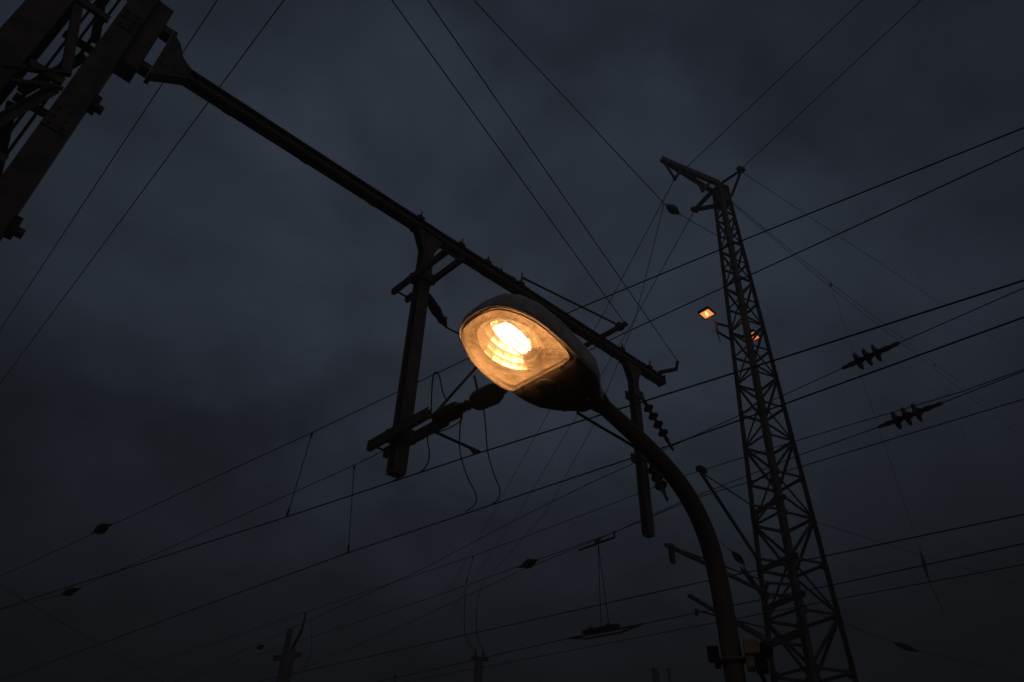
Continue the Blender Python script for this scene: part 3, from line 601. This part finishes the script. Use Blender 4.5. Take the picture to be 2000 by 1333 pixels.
# section insulator on the low contact wire and its yoke
si = thing('section_insulator', lev(1180, 1236, ZC), 'boat shaped section insulator with twin runners on the low wire', 'section insulator')
for off in (-.10, .10):
    P = [lev(1112, 1247, ZC), lev(1140, 1242, ZC) + U * off - UP * .03, lev(1205, 1230, ZC) + U * off - UP * .03, lev(1256, 1219, ZC)]
    tube('runner', P, .016, 'steel', si)
bar('insulating_beam', lev(1140, 1236, ZC + .03), lev(1208, 1223, ZC + .03), .06, .10, 'porcelain', si)
for a in ((1154, 1230), (1188, 1223)): bar('hanger_block', lev(*a, ZC + .08) - W * .05, lev(*a, ZC + .08) + W * .05, .07, .07, 'steel', si)
yo = thing('dropper_yoke', lev(1168, 1057, 6.15), 'small yoke bar on the wire above the boat shaped section insulator', 'yoke')
bar('yoke_bar', lev(1131, 1075, 6.1), lev(1200, 1050, 6.1), .03, .03, 'steel', yo); bar('yoke_link', lev(1200, 1037, 6.2), lev(1200, 1051, 6.1), .03, .03, 'steel', yo)
lathe('yoke_pulley', lev(1164, 1059, 6.12), lev(1172, 1056, 6.12), [(0, .03), (.5, .05), (1, .03)], 'steel', yo, 10)
for a, b in ((1174, 1228), (1190, 1225)): tube('suspension_wire', [lev(1168, 1060, 6.1), lev(a, b, ZC + .12)], .007, 'wire', yo)

# ------------------------------------------------------------------ loose jumper cables
JG = 'jumper cables below the lamp'
def jumper(pts, z0, z1, label, rad=.007):
    n = len(pts) - 1; return wire('jumper_cable', [(x, y, z0 + (z1 - z0) * i / n) for i, (x, y) in enumerate(pts)], rad, label, 'cable', JG, 0, 0, 6)
jumper([(842, 805), (843, 775), (845, 742), (851, 727), (859, 738), (863, 760), (872, 784)], 5.2, 5.2, 'looped jumper cable standing above the lower bracket of the left drop post')
jumper([(836, 840), (835, 860), (838, 880), (837, 900), (828, 917), (812, 927)], 4.95, 4.85, 'jumper cable curving from the bracket to the contact wire by the post foot')
jumper([(840, 838), (857, 843), (880, 835), (900, 822), (903, 808), (906, 800)], 4.95, 4.98, 'sagging jumper cable slung under the barrel insulator')
jumper([(903, 806), (898, 840), (899, 885), (912, 930), (929, 965), (928, 985), (910, 1000)], 4.98, 4.85, 'left of two jumper cables hanging from the barrel insulator to a wire')
jumper([(945, 800), (949, 840), (953, 885), (966, 930), (976, 955), (973, 975), (962, 985)], 4.98, 4.85, 'right of two jumper cables hanging from the barrel insulator to a wire')
jumper([(910, 1145), (907, 1190), (908, 1235), (918, 1262), (932, 1284)], 5.6, 5.0, 'left of two jumper cables above the middle far pole')
jumper([(944, 1137), (936, 1160), (931, 1200), (932, 1240), (941, 1265), (947, 1282)], 6.0, 5.0, 'right of two jumper cables above the middle far pole')
jumper([(780, 933), (772, 938), (762, 943)], 4.86, 4.85, 'short jumper tail on the contact wire under the post foot', .009)

# ------------------------------------------------------------------ far poles
def far_pole(px, py, z, rad, label):
    t = lev(px, py, z); p = thing('concrete_pole', V((t.x, t.y, GZ)), label, 'pole', 'far poles along the bottom edge')
    lathe('shaft', V((t.x, t.y, GZ)), t, [(0, rad * 1.25), (1, rad)], 'concrete', p, 14); return p, t
p1, t1 = far_pole(566, 1268, 6.6, .20, 'left far pole with a forked top at the bottom edge')
bar('top_spike', t1 - U * .12, t1 - U * .12 + UP * .55, .14, .1, 'steel', p1)
bar('fork_arm', t1 + U * .05 - UP * .05, lev(590, 1230, 7.0), .09, .07, 'steel', p1); bar('fork_arm', lev(590, 1230, 7.0), lev(598, 1195, 7.5), .05, .05, 'steel', p1)
bar('cross_bar', t1 - U * .45 - UP * .35, t1 + U * .40 - UP * .1, .16, .1, 'steel', p1)
tube('top_jumper', bend([lev(607, 1220, 7.2), lev(609, 1255, 6.9), lev(604, 1290, 6.6), lev(590, 1305, 6.3)], 5), .010, 'wire', p1)
p2, t2 = far_pole(936, 1287, 7.0, .145, 'middle far pole with a short cross head at the bottom edge')
bar('cross_bar', t2 - U * .20 + W * .2, t2 + U * .25 - W * .2, .12, .1, 'steel', p2)
for dv in (-.18, .16): bar('top_spike', t2 + U * dv, t2 + U * dv + UP * .28, .05, .05, 'steel', p2)
p3, t3 = far_pole(1280, 1312, 8.0, .15, 'right far pole just peeping over the bottom edge')
bar('top_spike', t3 - U * .05, t3 - U * .05 + UP * .12, .2, .16, 'steel', p3)
p4, t4 = far_pole(1306, 1310, 8.6, .055, 'thin far post beside the right far pole at the bottom edge')
bar('post_cap', t4, t4 + UP * .06, .15, .15, 'steel', p4)
p5, t5 = far_pole(772, 1322, 8.0, .05, 'very thin far post between the left and middle far poles')
bar('post_cap', t5, t5 + UP * .08, .12, .12, 'steel', p5)

# ------------------------------------------------------------------ evening haze over the yard
hm = bpy.data.materials.new('evening_haze'); hm.use_nodes = True; t = hm.node_tree; t.nodes.clear()
pv = t.nodes.new('ShaderNodeVolumePrincipled'); pv.inputs['Color'].default_value = (0.90, 0.82, 0.78, 1); pv.inputs['Density'].default_value = 0.016; pv.inputs['Anisotropy'].default_value = 0.3
ho = t.nodes.new('ShaderNodeOutputMaterial'); t.links.new(pv.outputs[0], ho.inputs['Volume'])
bm = bmesh.new(); bmesh.ops.create_cube(bm, size=1.0); me = bpy.data.meshes.new('haze'); bm.to_mesh(me); bm.free(); me.materials.append(hm)
hz = put(bpy.data.objects.new('haze', me), Matrix.Translation((0, 0, 10.4)) @ Matrix.Diagonal((1900, 1900, 26, 1))); hz['kind'] = 'stuff'
